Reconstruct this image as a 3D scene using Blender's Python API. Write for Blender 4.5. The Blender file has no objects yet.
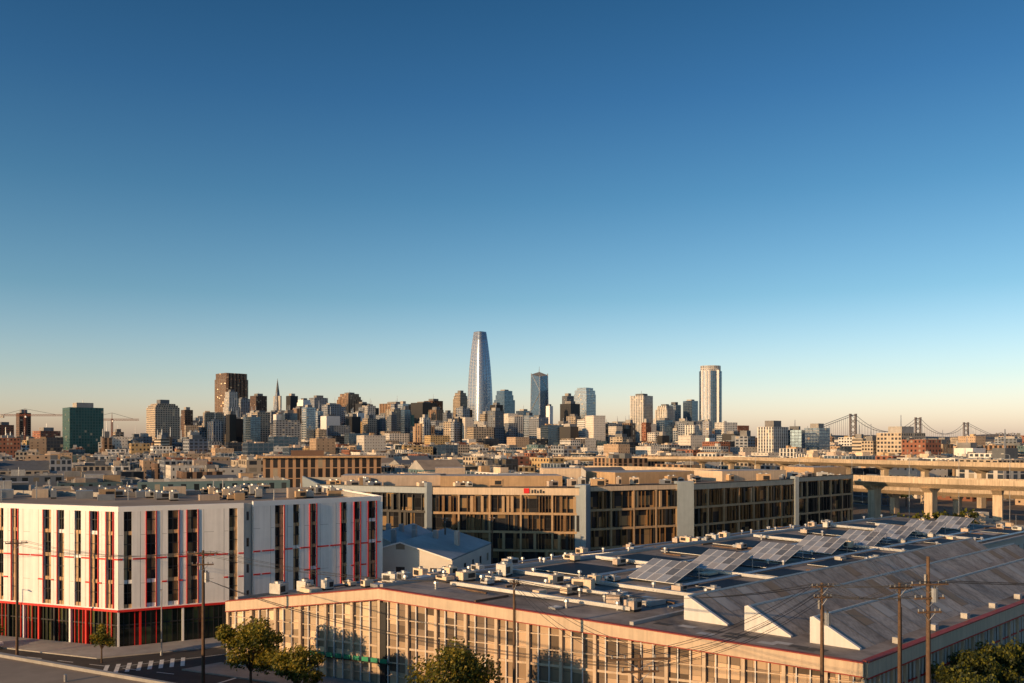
import bpy, math, random
from mathutils import Vector, noise as mnoise
random.seed(7)
scene=bpy.context.scene
scene.view_settings.view_transform='Standard'
scene.view_settings.look='None'
scene.view_settings.exposure=0
FOC=880.0; EYE=28.0
def site(col,D):           # survey bearing -> world XY at distance D
    return ((col-512.0)/FOC*D, D)
# ------------------------------------------------------------------ materials
def _base(name):
    m=bpy.data.materials.new(name); m.use_nodes=True
    nt=m.node_tree; b=nt.nodes['Principled BSDF']
    return m,nt,b
def N(nt,t,**k):
    n=nt.nodes.new(t)
    for a,v in k.items(): setattr(n,a,v)
    return n
def mth(nt,op,a,b=None):
    n=nt.nodes.new('ShaderNodeMath'); n.operation=op
    for i,v in enumerate((a,b)):
        if v is None: continue
        if isinstance(v,(int,float)): n.inputs[i].default_value=v
        else: nt.links.new(v,n.inputs[i])
    return n.outputs[0]
def noisecol(nt,col,amt,scale,detail=6,streak=0):
    tc=N(nt,'ShaderNodeTexCoord'); no=N(nt,'ShaderNodeTexNoise')
    no.inputs['Scale'].default_value=scale; no.inputs['Detail'].default_value=detail; no.inputs['Roughness'].default_value=.7
    nt.links.new(tc.outputs['Object'],no.inputs['Vector'])
    mr=N(nt,'ShaderNodeMapRange'); mr.inputs[1].default_value=.3; mr.inputs[2].default_value=.7
    mr.inputs[3].default_value=1-amt; mr.inputs[4].default_value=1+amt
    nt.links.new(no.outputs['Fac'],mr.inputs[0])
    v=mr.outputs[0]
    if streak:
        mp=N(nt,'ShaderNodeMapping'); mp.inputs['Scale'].default_value=(2.5,2.5,.12); nt.links.new(tc.outputs['Object'],mp.inputs[0])
        n2=N(nt,'ShaderNodeTexNoise'); n2.inputs['Scale'].default_value=1; n2.inputs['Detail'].default_value=4; nt.links.new(mp.outputs[0],n2.inputs['Vector'])
        m2=N(nt,'ShaderNodeMapRange'); m2.inputs[1].default_value=.35; m2.inputs[2].default_value=.65; m2.inputs[3].default_value=1-streak; m2.inputs[4].default_value=1.02
        nt.links.new(n2.outputs['Fac'],m2.inputs[0]); v=mth(nt,'MULTIPLY',v,m2.outputs[0])
    oi=N(nt,'ShaderNodeObjectInfo')
    r=mth(nt,'MULTIPLY_ADD',oi.outputs['Random'],.3); nt.nodes[-1].inputs[2].default_value=.85
    v=mth(nt,'MULTIPLY',v,r)
    hs=N(nt,'ShaderNodeHueSaturation'); hs.inputs['Color'].default_value=(*col,1)
    nt.links.new(v,hs.inputs['Value'])
    return hs.outputs[0]
def mat(name,col,rough=.8,metal=0,amt=.15,scale=.6,streak=0,spec=.4):
    m,nt,b=_base(name)
    b.inputs['Roughness'].default_value=rough; b.inputs['Metallic'].default_value=metal; b.inputs['Specular IOR Level'].default_value=spec
    nt.links.new(noisecol(nt,col,amt,scale,6,streak),b.inputs['Base Color'])
    return m
def leaf(name,col):
    m=mat(name,col,.6,0,.35,1.5); nt=m.node_tree; b=nt.nodes['Principled BSDF']
    t=N(nt,'ShaderNodeBsdfTranslucent'); t.inputs[0].default_value=(col[0]*1.6,col[1]*1.5,col[2],1)
    ms=N(nt,'ShaderNodeMixShader'); ms.inputs[0].default_value=.35; nt.links.new(b.outputs[0],ms.inputs[1]); nt.links.new(t.outputs[0],ms.inputs[2]); nt.links.new(ms.outputs[0],nt.nodes['Material Output'].inputs[0])
    return m
def facade(name,wall,glass,x0=.2,x1=.8,y0=.28,y1=.82,blind=(.45,.38,.28),bl=.25,grough=.12,gmetal=.35,wrough=.8,amt=.12,var=.9):
    m,nt,b=_base(name)
    uv=N(nt,'ShaderNodeUVMap'); sp=N(nt,'ShaderNodeSeparateXYZ'); nt.links.new(uv.outputs[0],sp.inputs[0])
    fx=mth(nt,'FRACT',sp.outputs[0]); fy=mth(nt,'FRACT',sp.outputs[1])
    mk=mth(nt,'MULTIPLY',mth(nt,'MULTIPLY',mth(nt,'GREATER_THAN',fx,x0),mth(nt,'LESS_THAN',fx,x1)),
           mth(nt,'MULTIPLY',mth(nt,'GREATER_THAN',fy,y0),mth(nt,'LESS_THAN',fy,y1)))
    cb=N(nt,'ShaderNodeCombineXYZ')
    nt.links.new(mth(nt,'FLOOR',sp.outputs[0]),cb.inputs[0]); nt.links.new(mth(nt,'FLOOR',sp.outputs[1]),cb.inputs[1])
    wn=N(nt,'ShaderNodeTexWhiteNoise'); nt.links.new(cb.outputs[0],wn.inputs['Vector'])
    isb=mth(nt,'LESS_THAN',wn.outputs['Value'],bl)
    mx=N(nt,'ShaderNodeMix',data_type='RGBA')
    nt.links.new(mth(nt,'MULTIPLY',isb,.8),mx.inputs[0]); mx.inputs[6].default_value=(*glass,1); mx.inputs[7].default_value=(*blind,1)
    hs=N(nt,'ShaderNodeHueSaturation'); nt.links.new(mx.outputs[2],hs.inputs['Color'])
    sc=N(nt,'ShaderNodeSeparateColor'); nt.links.new(wn.outputs['Color'],sc.inputs[0])
    nt.links.new(mth(nt,'ADD',mth(nt,'MULTIPLY',sc.outputs[1],var),1-var/2),hs.inputs['Value'])
    g=N(nt,'ShaderNodeBsdfPrincipled'); nt.links.new(hs.outputs[0],g.inputs['Base Color'])
    g.inputs['Roughness'].default_value=grough; g.inputs['Metallic'].default_value=gmetal
    b.inputs['Roughness'].default_value=wrough
    nt.links.new(noisecol(nt,wall,amt,.15),b.inputs['Base Color'])
    ms=N(nt,'ShaderNodeMixShader'); nt.links.new(mk,ms.inputs[0]); nt.links.new(b.outputs[0],ms.inputs[1]); nt.links.new(g.outputs[0],ms.inputs[2])
    nt.links.new(ms.outputs[0],nt.nodes['Material Output'].inputs[0])
    return m
def glassmat(name,col,blind,bl,rough=.08,metal=.3,frame=(.05,.05,.05),fx=.015):
    return facade(name,frame,col,fx,1-fx,.01,.99,blind,bl,rough,metal)

M={}
M['white']=mat('white_panel',(.82,.79,.75),.55,0,.06,.3,.1)
M['whiteT']=mat('white_trim',(.82,.8,.77),.55,0,.05,.3)
M['cream']=mat('cream_paint',(.72,.56,.4),.7,0,.1,.4,.15)
M['pink']=mat('warm_grey_render',(.5,.4,.32),.75,0,.1,.4,.15)
M['red']=mat('red_steel',(.62,.025,.018),.5,0,.1,1)
M['redD']=mat('red_coping',(.38,.06,.04),.6,0,.2,1)
M['amber']=mat('amber_spandrel',(.46,.29,.15),.6,0,.25,1)
M['bronze']=mat('bronze_fin',(.26,.15,.07),.4,.3,.15,1)
M['tan']=mat('tan_slab',(.52,.35,.2),.7,0,.12,.5,.12)
M['dark']=mat('dark_steel',(.03,.03,.032),.5,.2,.2,1)
M['steel']=mat('galvanised_steel',(.45,.46,.47),.4,.7,.15,1)
M['bluepier']=mat('pale_blue_panel',(.32,.37,.4),.5,0,.08,.5,.1)
M['conc']=mat('concrete',(.36,.34,.31),.85,0,.2,.25,.1)
M['walk']=mat('sidewalk_concrete',(.3,.29,.27),.9,0,.2,.4)
M['asph']=mat('asphalt',(.055,.053,.052),.9,0,.35,.25)
M['paint']=mat('road_paint',(.7,.7,.66),.7,0,.25,2)
M['roofL']=mat('roof_membrane_light',(.45,.44,.42),.75,0,.3,.12)
M['roofG']=mat('roof_membrane_grey',(.2,.195,.19),.8,0,.4,.1)
M['roofM']=mat('roof_membrane_pale',(.44,.41,.38),.8,0,.4,.2,.25,.15)
M['roofH']=mat('roof_membrane_hall',(.3,.27,.245),.85,0,.55,.16,0,.1)
M['roofT']=mat('roof_tar',(.07,.068,.065),.85,0,.35,.15)
M['roofW']=mat('roof_gravel_warm',(.3,.24,.18),.9,0,.25,.15)
M['solar']=mat('solar_film_black',(.012,.014,.022),.55,0,.3,.3,0,.15)
M['solarL']=glassmat('solar_panel_sky_tint',(.3,.33,.37),(.42,.42,.42),.35,.35,.25,(.6,.6,.6),.05)  # tilted solar panels; reflected sky light is put into the pale base colour
M['hvac']=mat('hvac_paint',(.5,.48,.44),.5,.1,.2,1)
M['duct']=mat('duct_metal',(.4,.4,.4),.4,.6,.15,1)
M['wood']=mat('pole_wood',(.13,.08,.05),.9,0,.3,3)
M['bark']=mat('bark',(.09,.06,.04),.95,0,.3,4)
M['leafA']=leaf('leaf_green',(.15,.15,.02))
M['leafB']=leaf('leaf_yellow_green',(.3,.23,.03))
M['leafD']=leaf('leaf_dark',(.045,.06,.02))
M['slate']=mat('slate_roof',(.13,.14,.15),.7,0,.2,.5)
M['bridge']=mat('bridge_steel',(.17,.16,.17),.6,.1,.1,.01)
M['craneR']=mat('crane_paint',(.22,.08,.05),.6,0,.1,.1)
M['tyre']=mat('tyre_rubber',(.02,.02,.02),.9)
M['carW']=mat('car_paint_white',(.7,.7,.7),.25); M['carB']=mat('car_paint_blue',(.05,.09,.2),.25)
M['carK']=mat('car_paint_black',(.03,.03,.035),.2); M['carR']=mat('car_paint_red',(.35,.03,.03),.25); M['carS']=mat('car_paint_silver',(.4,.41,.42),.25,.6)
M['carG']=mat('car_glass',(.02,.025,.03),.05,.2)
M['signR']=mat('sign_red',(.7,.02,.02),.4); M['signG']=mat('sign_green',(.02,.3,.16),.5)
M['ground']=mat('ground_earth',(.16,.125,.09),.95,0,.4,.03)
M['via']=mat('viaduct_concrete',(.55,.43,.3),.85,0,.25,.12,.3)
M['gDorm']=glassmat('dorm_glazing',(.03,.028,.028),(.4,.26,.13),.3)
M['gLobby']=glassmat('lobby_glazing',(.04,.05,.03),(.14,.16,.06),.3)  # green reflections painted into the glass and pane colours, not blinds
M['gOff']=glassmat('office_glazing',(.035,.035,.037),(.42,.27,.13),.3)
M['gHall']=glassmat('hall_glazing',(.5,.38,.26),(.66,.5,.34),.6,.3,.0)
M['gHall2']=glassmat('hall_glazing_dark',(.2,.15,.11),(.58,.42,.28),.6,.2,.05)
FA={}
def fa(k,*a,**kw): FA[k]=facade('facade_'+k,*a,**kw)
fa('brown',(.13,.075,.05),(.03,.025,.025),.25,.85,.25,.85,bl=.08)
fa('beige',(.44,.36,.27),(.05,.055,.065),.22,.85,.28,.85,bl=.08)
fa('white',(.66,.63,.58),(.08,.1,.12),.2,.85,.28,.85,bl=.1)
fa('grey',(.27,.29,.32),(.05,.065,.09),.18,.85,.28,.88,bl=.06)
fa('blue',(.1,.13,.17),(.1,.17,.25),.06,.94,.12,.95,bl=.0,gmetal=.8,grough=.15,var=.3)
fa('bluel',(.34,.37,.4),(.2,.28,.36),.1,.92,.25,.95,bl=.04,gmetal=.8,grough=.15,var=.4)
fa('green',(.05,.1,.09),(.03,.11,.11),.2,.9,.15,.92,bl=.04,gmetal=.4,grough=.25,var=.5)
fa('dark',(.035,.04,.05),(.04,.055,.08),.1,.92,.15,.92,bl=.03,gmetal=.6,var=.5)
fa('brick',(.25,.1,.06),(.04,.04,.045),.28,.75,.3,.78,bl=.2)
fa('tanr',(.36,.22,.13),(.05,.045,.045),.35,.95,.05,.97,bl=.1)
fa('rib',(.66,.62,.56),(.08,.1,.13),.4,.98,.08,.96,bl=.06)
fa('band',(.5,.42,.32),(.05,.06,.07),.0,1.1,.35,.85,bl=.06)
fa('sales',(.36,.39,.43),(.3,.38,.47),.12,.92,.3,.96,bl=.0,gmetal=.85,grough=.25,var=.15,amt=.02)
fa('yellow',(.48,.33,.16),(.05,.05,.05),.25,.75,.3,.78,bl=.2)
fa('slateb',(.14,.16,.19),(.05,.06,.07),.25,.78,.3,.8,bl=.1)
fa('plainW',(.62,.57,.5),(.07,.07,.08),.36,.62,.35,.68,bl=.3)
fa('plainT',(.42,.3,.2),(.05,.05,.05),.36,.62,.35,.68,bl=.3)
fa('tealf',(.1,.16,.17),(.04,.05,.055),.3,.7,.3,.8,bl=.3)
# ------------------------------------------------------------------ mesh builder
class MB:
    def __init__(s): s.v=[];s.f=[];s.mi=[];s.uv=[];s.ms=[];s.sm=[]
    def m(s,mt):
        if isinstance(mt,str): mt=M.get(mt) or FA[mt]
        if mt not in s.ms: s.ms.append(mt)
        return s.ms.index(mt)
    def face(s,pts,mt,uv=None,sm=False):
        b=len(s.v); s.v.extend([tuple(p) for p in pts]); s.f.append(tuple(range(b,b+len(pts)))); s.mi.append(s.m(mt))
        s.uv.append(uv if uv else [(0,0)]*len(pts)); s.sm.append(sm)
    def box8(s,q,mt,top=None,uvt=None):
        top=top or mt
        s.face([q[3],q[2],q[1],q[0]],mt)
        s.face([q[4],q[5],q[6],q[7]],top,uvt)
        for i in range(4):
            j=(i+1)%4; s.face([q[i],q[j],q[4+j],q[4+i]],mt)
    def obox(s,cx,cy,z0,w,d,h,a,mt,top=None):
        c,si=math.cos(a),math.sin(a); q=[]
        for z in (z0,z0+h):
            for x,y in((-w/2,-d/2),(w/2,-d/2),(w/2,d/2),(-w/2,d/2)):
                q.append((cx+x*c-y*si,cy+x*si+y*c,z))
        s.box8(q,mt,top)
    def walls(s,poly,z0,z1,mt,bay,fl,off=0,poly1=None):
        n=len(poly); poly1=poly1 or poly; nf=max(1,round((z1-z0)/fl))
        for i in range(n):
            a=poly[i];b=poly[(i+1)%n];a1=poly1[i];b1=poly1[(i+1)%n]
            L=math.hypot(b[0]-a[0],b[1]-a[1]); nb=max(1,round(L/bay)); o=off+i*37
            s.face([(a[0],a[1],z0),(b[0],b[1],z0),(b1[0],b1[1],z1),(a1[0],a1[1],z1)],mt,[(o,off),(o+nb,off),(o+nb,off+nf),(o,off+nf)])
    def cap(s,poly,z,mt): s.face([(x,y,z) for x,y in poly],mt)
    def block(s,poly,z0,z1,mt,roof,bay=4,fl=3.6,off=0,par=.8):
        s.walls(poly,z0,z1,mt,bay,fl,off)
        cx=sum(p[0] for p in poly)/len(poly); cy=sum(p[1] for p in poly)/len(poly)
        inn=[]
        for x,y in poly:
            dd=math.hypot(x-cx,y-cy) or 1; k=(dd-.5)/dd; inn.append((cx+(x-cx)*k,cy+(y-cy)*k))
        n=len(poly)
        if par>0:
            for i in range(n):
                j=(i+1)%n
                s.face([(*poly[i],z1),(*poly[j],z1),(*inn[j],z1),(*inn[i],z1)],'conc')
                s.face([(*inn[i],z1-par),(*inn[i],z1),(*inn[j],z1),(*inn[j],z1-par)],'conc')
            s.cap(inn,z1-par,roof)
        else: s.cap(poly,z1,roof)
    def cyl(s,p0,p1,r0,r1,mt,n=8,caps=True):
        p0=Vector(p0);p1=Vector(p1);ax=(p1-p0).normalized()
        t=Vector((0,0,1)) if abs(ax.z)<.9 else Vector((1,0,0)); u=ax.cross(t).normalized(); w=ax.cross(u)
        ring=lambda p,r:[p+(u*math.cos(2*math.pi*i/n)+w*math.sin(2*math.pi*i/n))*r for i in range(n)]
        a=ring(p0,r0);b=ring(p1,r1)
        for i in range(n):
            j=(i+1)%n; s.face([a[i],a[j],b[j],b[i]],mt,sm=True)
        if caps: s.face(a,mt); s.face(b[::-1],mt)
    def build(s,name,parent=None):
        me=bpy.data.meshes.new(name); me.from_pydata(s.v,[],s.f)
        for mt in s.ms: me.materials.append(mt)
        me.polygons.foreach_set('material_index',s.mi); me.polygons.foreach_set('use_smooth',s.sm)
        ul=me.uv_layers.new(name='UVMap'); flat=[]
        for u in s.uv:
            for a in u: flat.extend(a)
        ul.data.foreach_set('uv',flat); me.update()
        o=bpy.data.objects.new(name,me); scene.collection.objects.link(o)
        if parent: o.parent=parent
        return o
def rect(cx,cy,w,d,a):
    c,s=math.cos(a),math.sin(a)
    return [(cx+x*c-y*s,cy+x*s+y*c) for x,y in((-w/2,-d/2),(w/2,-d/2),(w/2,d/2),(-w/2,d/2))]
class Fr:
    def __init__(s,p0,p1):
        s.p=Vector(p0).to_2d() if len(p0)>2 else Vector(p0); q=Vector(p1); s.L=(q-s.p).length; s.d=(q-s.p)/s.L; s.n=Vector((s.d.y,-s.d.x))
    def P(s,t,n,z): a=s.p+s.d*t+s.n*n; return (a.x,a.y,z)
def fb(mb,f,t0,t1,n0,n1,z0,z1,mt):
    za,zb=(z0 if isinstance(z0,tuple) else (z0,z0)); ya,yb=(z1 if isinstance(z1,tuple) else (z1,z1))
    mb.box8([f.P(t0,n1,za),f.P(t1,n1,zb),f.P(t1,n0,zb),f.P(t0,n0,za),f.P(t0,n1,ya),f.P(t1,n1,yb),f.P(t1,n0,yb),f.P(t0,n0,ya)],mt)
def hvac(mb,x,y,z,w,d,h,a,mt='hvac'):
    mb.obox(x,y,z,w*.92,d*.92,.25,a,'dark'); mb.obox(x,y,z+.25,w,d,h,a,mt)
    c,s=math.cos(a),math.sin(a)
    k=max(1,int(w/1.6))
    for i in range(k):
        t=-w/2+(i+.5)*w/k; px,py=x+t*c,y+t*s
        r=min(d,w/k)*.36; mb.cyl((px,py,z+h+.25),(px,py,z+h+.5),r,r,'steel',10); mb.cyl((px,py,z+h+.5),(px,py,z+h+.52),r*.85,r*.85,'dark',10)
    for sd in (-1,1):
        ox,oy=x-s*(d/2+.02)*sd+c*w*.15,y+c*(d/2+.02)*sd+s*w*.15
        mb.obox(ox,oy,z+.45,w*.5,.05,h*.6,a,'dark')
# ------------------------------------------------------------------ ground
def gz(x,y): return max(0.0,min(26.0,(85-y)*.22)) if y<85 else 0.0
xs=[-16000,-9000,-4000,-1500,-600,-250,-120,-80,-50,-25,0,25,50,80,120,250,600,1500,4000,9000,16000]
ys=[-400,-200,-100,-50,-20,0,20,40,60,85,100,150,250,500,1000,2000,4000,8000,16000]
gm=MB()
for i in range(len(xs)-1):
    for j in range(len(ys)-1):
        q=[(xs[i],ys[j]),(xs[i+1],ys[j]),(xs[i+1],ys[j+1]),(xs[i],ys[j+1])]
        gm.face([(x,y,gz(x,y)) for x,y in q],'ground')
gm.build('ground')
wm,nt,b=_base('bay_water'); b.inputs['Base Color'].default_value=(.03,.06,.09,1); b.inputs['Roughness'].default_value=.15
M['water']=wm
w=MB(); w.face([(900,3000,.4),(15000,3000,.4),(15000,12500,.4),(900,12500,.4)],'water'); w.build('bay_water')
M['hill']=mat('far_hill_scrub',(.16,.15,.14),.95,0,.2,.001)
h=MB(); pr=None
for i in range(90):
    x=-3000+i*170; z=40+150*max(0,mnoise.noise(Vector((x*.0006,3,0)))+.35)*min(1,max(.1,(x+2000)/5000))
    cur=((x,12800,-1),(x,13800,z),(x,15000,-1))
    if pr:
        h.face([pr[0],cur[0],cur[1],pr[1]],'hill',sm=True); h.face([pr[1],cur[1],cur[2],pr[2]],'hill',sm=True)
    pr=cur
h.build('hills')
rd=MB(); rd.cap([(-140,85.3),(70,85.3),(40,110),(-40,119),(-20,152),(-160,200)],.004,'asph'); rd.build('road')
# ------------------------------------------------------------------ dormitory (white panels, red lines)
C0=(-53.5,119.6); LL=(-94,134.2); R1=(-38.7,127.0); R1b=(-37.6,127.9); R2=(-21,140.8)
dorm=MB()
ZT=19.2; ZG=5.0
bk=Vector((-.45,.89))
def dorm_side(p0,p1,zt,bay,seed,blank=()):
    rr=random.Random(seed); f=Fr(p0,p1); nb=max(1,round(f.L/bay)); bw=f.L/nb
    fl=(zt-.9-ZG)/4
    dorm.face([f.P(0,-.4,0),f.P(f.L,-.4,0),f.P(f.L,-.4,ZG),f.P(0,-.4,ZG)],'gLobby',[(0,0),(nb*2,0),(nb*2,2),(0,2)])
    dorm.face([f.P(0,-.4,ZG),f.P(f.L,-.4,ZG),f.P(f.L,-.4,zt),f.P(0,-.4,zt)],'gDorm',[(seed*9,0),(seed*9+nb*4,0),(seed*9+nb*4,8),(seed*9,8)])
    fb(dorm,f,0,f.L,-.5,.02,zt-.7,zt,'whiteT')
    fb(dorm,f,0,f.L,-.45,.05,ZG-.12,ZG+.3,'whiteT')
    fb(dorm,f,0,f.L,.05,.16,ZG-.16,ZG+.14,'red')
    zt2=zt-.7
    for i in range(nb):
        t=i*bw
        isb=i in blank
        ww=rr.choice([1.0,1.15,1.35]) if not isb else 0; wl=t+(bw-ww)/2+rr.uniform(-.25,.25); wr=wl+ww
        if isb: fb(dorm,f,t,t+bw,-.38,0,ZG+.3,zt2,'white')
        else:
            fb(dorm,f,t,wl,-.38,0,ZG+.3,zt2,'white'); fb(dorm,f,wr,t+bw,-.38,0,ZG+.3,zt2,'white')
            side=rr.random()<.5
            for k in range(4):
                z=ZG+.3+k*fl
                fb(dorm,f,wl,wr,-.38,-.15,z,z+.5,'amber' if rr.random()<.85 else 'whiteT')
                if rr.random()<.75:
                    a0_,a1_=(wl,wl+ww*.4) if side else (wr-ww*.4,wr)
                    fb(dorm,f,a0_,a1_,-.38,-.2,z+.501,z+fl-.002,'amber')
                fb(dorm,f,wl,wr,-.3,-.1,z+2.0,z+2.08,'dark')
            for e,sd in ((wl,-1),(wr,1)):
                if rr.random()<.62: fb(dorm,f,e-.13 if sd<0 else e+.002,e-.002 if sd<0 else e+.13,-.36,.12,ZG+.3,zt2,'red')
            fb(dorm,f,wl+ww/2-.04,wl+ww/2+.04,-.37,-.13,ZG+.3,zt2,'dark')
        for k in range(1,4):
            z=ZG+.3+k*fl
            if k==2 or (k==1 and i%3==seed%3):
                fb(dorm,f,t+.02,wl-.14,-.02,.1,z-.05,z+.15,'red')
                if wr<t+bw-.2: fb(dorm,f,wr+.14,t+bw-.02,-.02,.1,z-.05,z+.15,'red')
            else:
                fb(dorm,f,t+.06,wl-.14,-.02,.005,z-.025,z+.025,'conc')
        fb(dorm,f,t-.025,t+.035,-.01,.007,ZG+.3,zt2,'conc')
        fb(dorm,f,t-.14,t+.14,-.4,.0,0,ZG-.13,'whiteT' if i%3==0 else ('red' if i%3==1 else 'dark'))
        for q in (.25,.5,.75): fb(dorm,f,t+bw*q-.04,t+bw*q+.04,-.39,-.2,0,ZG-.13,'red' if rr.random()<.4 else 'dark')
        fb(dorm,f,t+.18,t+bw-.18,-.39,-.22,2.9,3.05,'dark')
dorm_side(LL,C0,ZT,2.9,1,(9,)); dorm_side(C0,R1,ZT,2.7,2,(4,)); dorm_side(R1b,R2,ZT+.15,2.8,3,(0,4))
back=lambda p,k:(p[0]+bk.x*k,p[1]+bk.y*k)
pl=[back(LL,.6),back(C0,.6),back(R1,.6),back(R1b,.7),back(R2,.6),back(R2,36),back(C0,40),back(LL,40)]
dorm.block(pl,0,ZT-.1,FA['plainW'],'roofW',4,3.6)
f=Fr(R2,back(R2,36)); fb(dorm,f,0.0,35.9,-.02,.3,0,ZT+.2,'white')
dobj=dorm.build('dormitory_building')
eq=MB(); rr=random.Random(5)
for i in range(80):
    t=rr.random(); base=Vector(LL).lerp(Vector(R2),t); k=rr.uniform(8,34)
    x,y=base.x+bk.x*k,base.y+bk.y*k
    if rr.random()<.6: hvac(eq,x,y,ZT-.9,rr.uniform(.9,2.6),rr.uniform(.8,1.6),rr.uniform(.6,1.5),math.radians(rr.choice([27,117])),rr.choice(['hvac','duct','tan','cream']))
    elif rr.random()<.5: eq.cyl((x,y,ZT-.9),(x,y,ZT+rr.uniform(.6,2.2)),.1,.08,'steel',6)
    else: eq.obox(x,y,ZT-.9,rr.uniform(1.5,5),rr.uniform(1,3),rr.uniform(.8,1.8),math.radians(27),rr.choice(['cream','pink','tan','duct']))
eq.build('rooftop_equipment',dobj)
sw=MB()
def slab(mb,poly,z0,z1,mt,edge=None):
    mb.cap(poly,z1,mt); n=len(poly)
    for i in range(n):
        a=poly[i];b=poly[(i+1)%n]; mb.face([(*a,z0),(*b,z0),(*b,z1),(*a,z1)],edge or mt)
slab(sw,[(-96,129.5),(-53.6,113.5),(-30,124.6),(-13,138),(-21,141),(-38,128),(-53.5,119.7),(-96,134.5)],-.1,.14,'walk','conc')
sw.build('sidewalk')
# ------------------------------------------------------------------ arts hall (long low building)
O=Vector((32,80)); e1=Vector((-.91,.415)); e2=Vector((.727,.687)); WA=74.7; WB=140; AS=22.5; BS=90
def zr(a): return 8+3.2*(a/52) if a<=52 else 11.2-3.2*(a-52)/(WA-52)
def Q(a,b,z=None):
    p=O+e1*a+e2*b; return (p.x,p.y,zr(a)+(z or 0))
def Qa(a,b,z): p=O+e1*a+e2*b; return (p.x,p.y,z)
hall=MB()
f=Fr(tuple(O+e1*WA),tuple(O))
za=lambda t: zr(WA-t)
for t0,t1 in ((0,WA-52),(WA-52,WA)):
    fb(hall,f,t0,t1,-.5,.25,(za(t0)-1.35,za(t1)-1.35),(za(t0)-.1,za(t1)-.1),'cream')
    fb(hall,f,t0,t1,-.5,.33,(za(t0)-.099,za(t1)-.099),(za(t0)+.0,za(t1)+.0),'redD')
    fb(hall,f,t0,t1,.25,.3,(za(t0)-1.4,za(t1)-1.4),(za(t0)-1.3,za(t1)-1.3),'redD')
    nb=round((t1-t0)/1.25)
    hall.face([f.P(t0,-.3,0),f.P(t1,-.3,0),f.P(t1,-.3,za(t1)-.5),f.P(t0,-.3,za(t0)-.5)],'gHall' if t0==0 else 'gHall2',[(0,0),(nb,0),(nb,6),(0,6)])
rr=random.Random(3)
t=0.0;i=0
while t<WA:
    big=(i%3==0); wcol=.34 if big else .1
    hh=za(min(t+.2,WA))-1.43
    fb(hall,f,t,t+wcol,-.28,.12 if big else -.05,0,min(hh,za(t)-1.43),'cream' if big else 'whiteT')
    t+=1.25; i+=1
for z in (1.1,2.6,4.3,6.0,7.6):
    for t0,t1 in ((0,WA-52),(WA-52,WA)):
        lim=min(za(t0),za(t1))-1.6
        if z<lim: fb(hall,f,t0+.01,t1-.01,-.27,-.08,z,z+(.24 if z==4.3 else .1),'cream')
        elif z<8.5:
            if t0==0: tt=(z+1.6-8)/3.2*22.7; fb(hall,f,max(tt,.5),t1-.01,-.27,-.08,z,z+.1,'cream')
            else: tt=t1-(z+1.6-8)/3.2*52; fb(hall,f,t0+.01,tt,-.27,-.08,z,z+.1,'cream')
fb(hall,f,22.4,23.6,-.25,.05,0,9.5,'dark')
for k in range(9): fb(hall,f,13+k*1.25,13.9+k*1.25,.3,.36,2.6,3.1,'signG')
fb(hall,f,12.6,24.5,.1,.3,2.45,2.6,'dark')
g=Fr(tuple(O),tuple(O+e2*BS))
hall.face([g.P(0,-.3,0),g.P(BS,-.3,0),g.P(BS,-.3,7.5),g.P(0,-.3,7.5)],'gHall2',[(50,0),(120,0),(120,5),(50,5)])
fb(hall,g,0.26,BS,-.5,.25,6.5,7.9,'cream'); fb(hall,g,.34,BS,-.5,.33,7.901,8.03,'redD'); fb(hall,g,.3,BS,.25,.31,6.4,6.52,'red')
for k in range(int(BS/3)): fb(hall,g,k*3,k*3+.3,-.28,.1,0,6.38,'cream')
for k in range(int(BS)): fb(hall,g,k+.5,k+.58,-.27,-.1,1.21,6.38,'whiteT')
for z in (2.2,4.3): fb(hall,g,.1,BS,-.27,-.06,z,z+.15,'red' if z>4 else 'cream')
fb(hall,g,.3,BS,-.28,.02,0,1.2,'cream')
hall.face([Qa(WA,.5,0),Qa(WA,WB,0),Qa(WA,WB,8),Qa(WA,.5,8)][::-1],'plainW',[(0,0),(40,0),(40,2),(0,2)])
hall.face([Qa(0,BS,0),Qa(AS,BS,0),Q(AS,BS),Q(0,BS)],'cream')
hall.face([Qa(AS,BS,0),Qa(AS,WB,0),Q(AS,WB),Q(AS,BS)],'plainW',[(0,0),(14,0),(14,2),(0,2)])
hall.face([Qa(AS,WB,0),Qa(52,WB,0),Qa(WA,WB,0),Q(WA,WB),Q(52,WB),Q(AS,WB)],'cream')
hall.face([Q(.3,.3),Q(AS,.3),Q(AS,BS),Q(.3,BS)][::-1],'roofH'); hall.face([Q(AS,.3),Q(52,.3),Q(52,WB),Q(AS,WB)][::-1],'roofH'); hall.face([Q(52,.3),Q(WA-.2,.3),Q(WA-.2,WB),Q(52,WB)][::-1],'roofH')
for a in (22.0,52,WA-1.2):
    q=[Q(a,.5,.01),Q(a+.4,.5,.01),Q(a+.4,WB,.01),Q(a,WB,.01),Q(a,.5,.35),Q(a+.4,.5,.35),Q(a+.4,WB,.35),Q(a,WB,.35)]; hall.box8(q,'roofL')
hobj=hall.build('arts_hall_building')
E2=Vector((*e2,0))
mo=MB()
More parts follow.
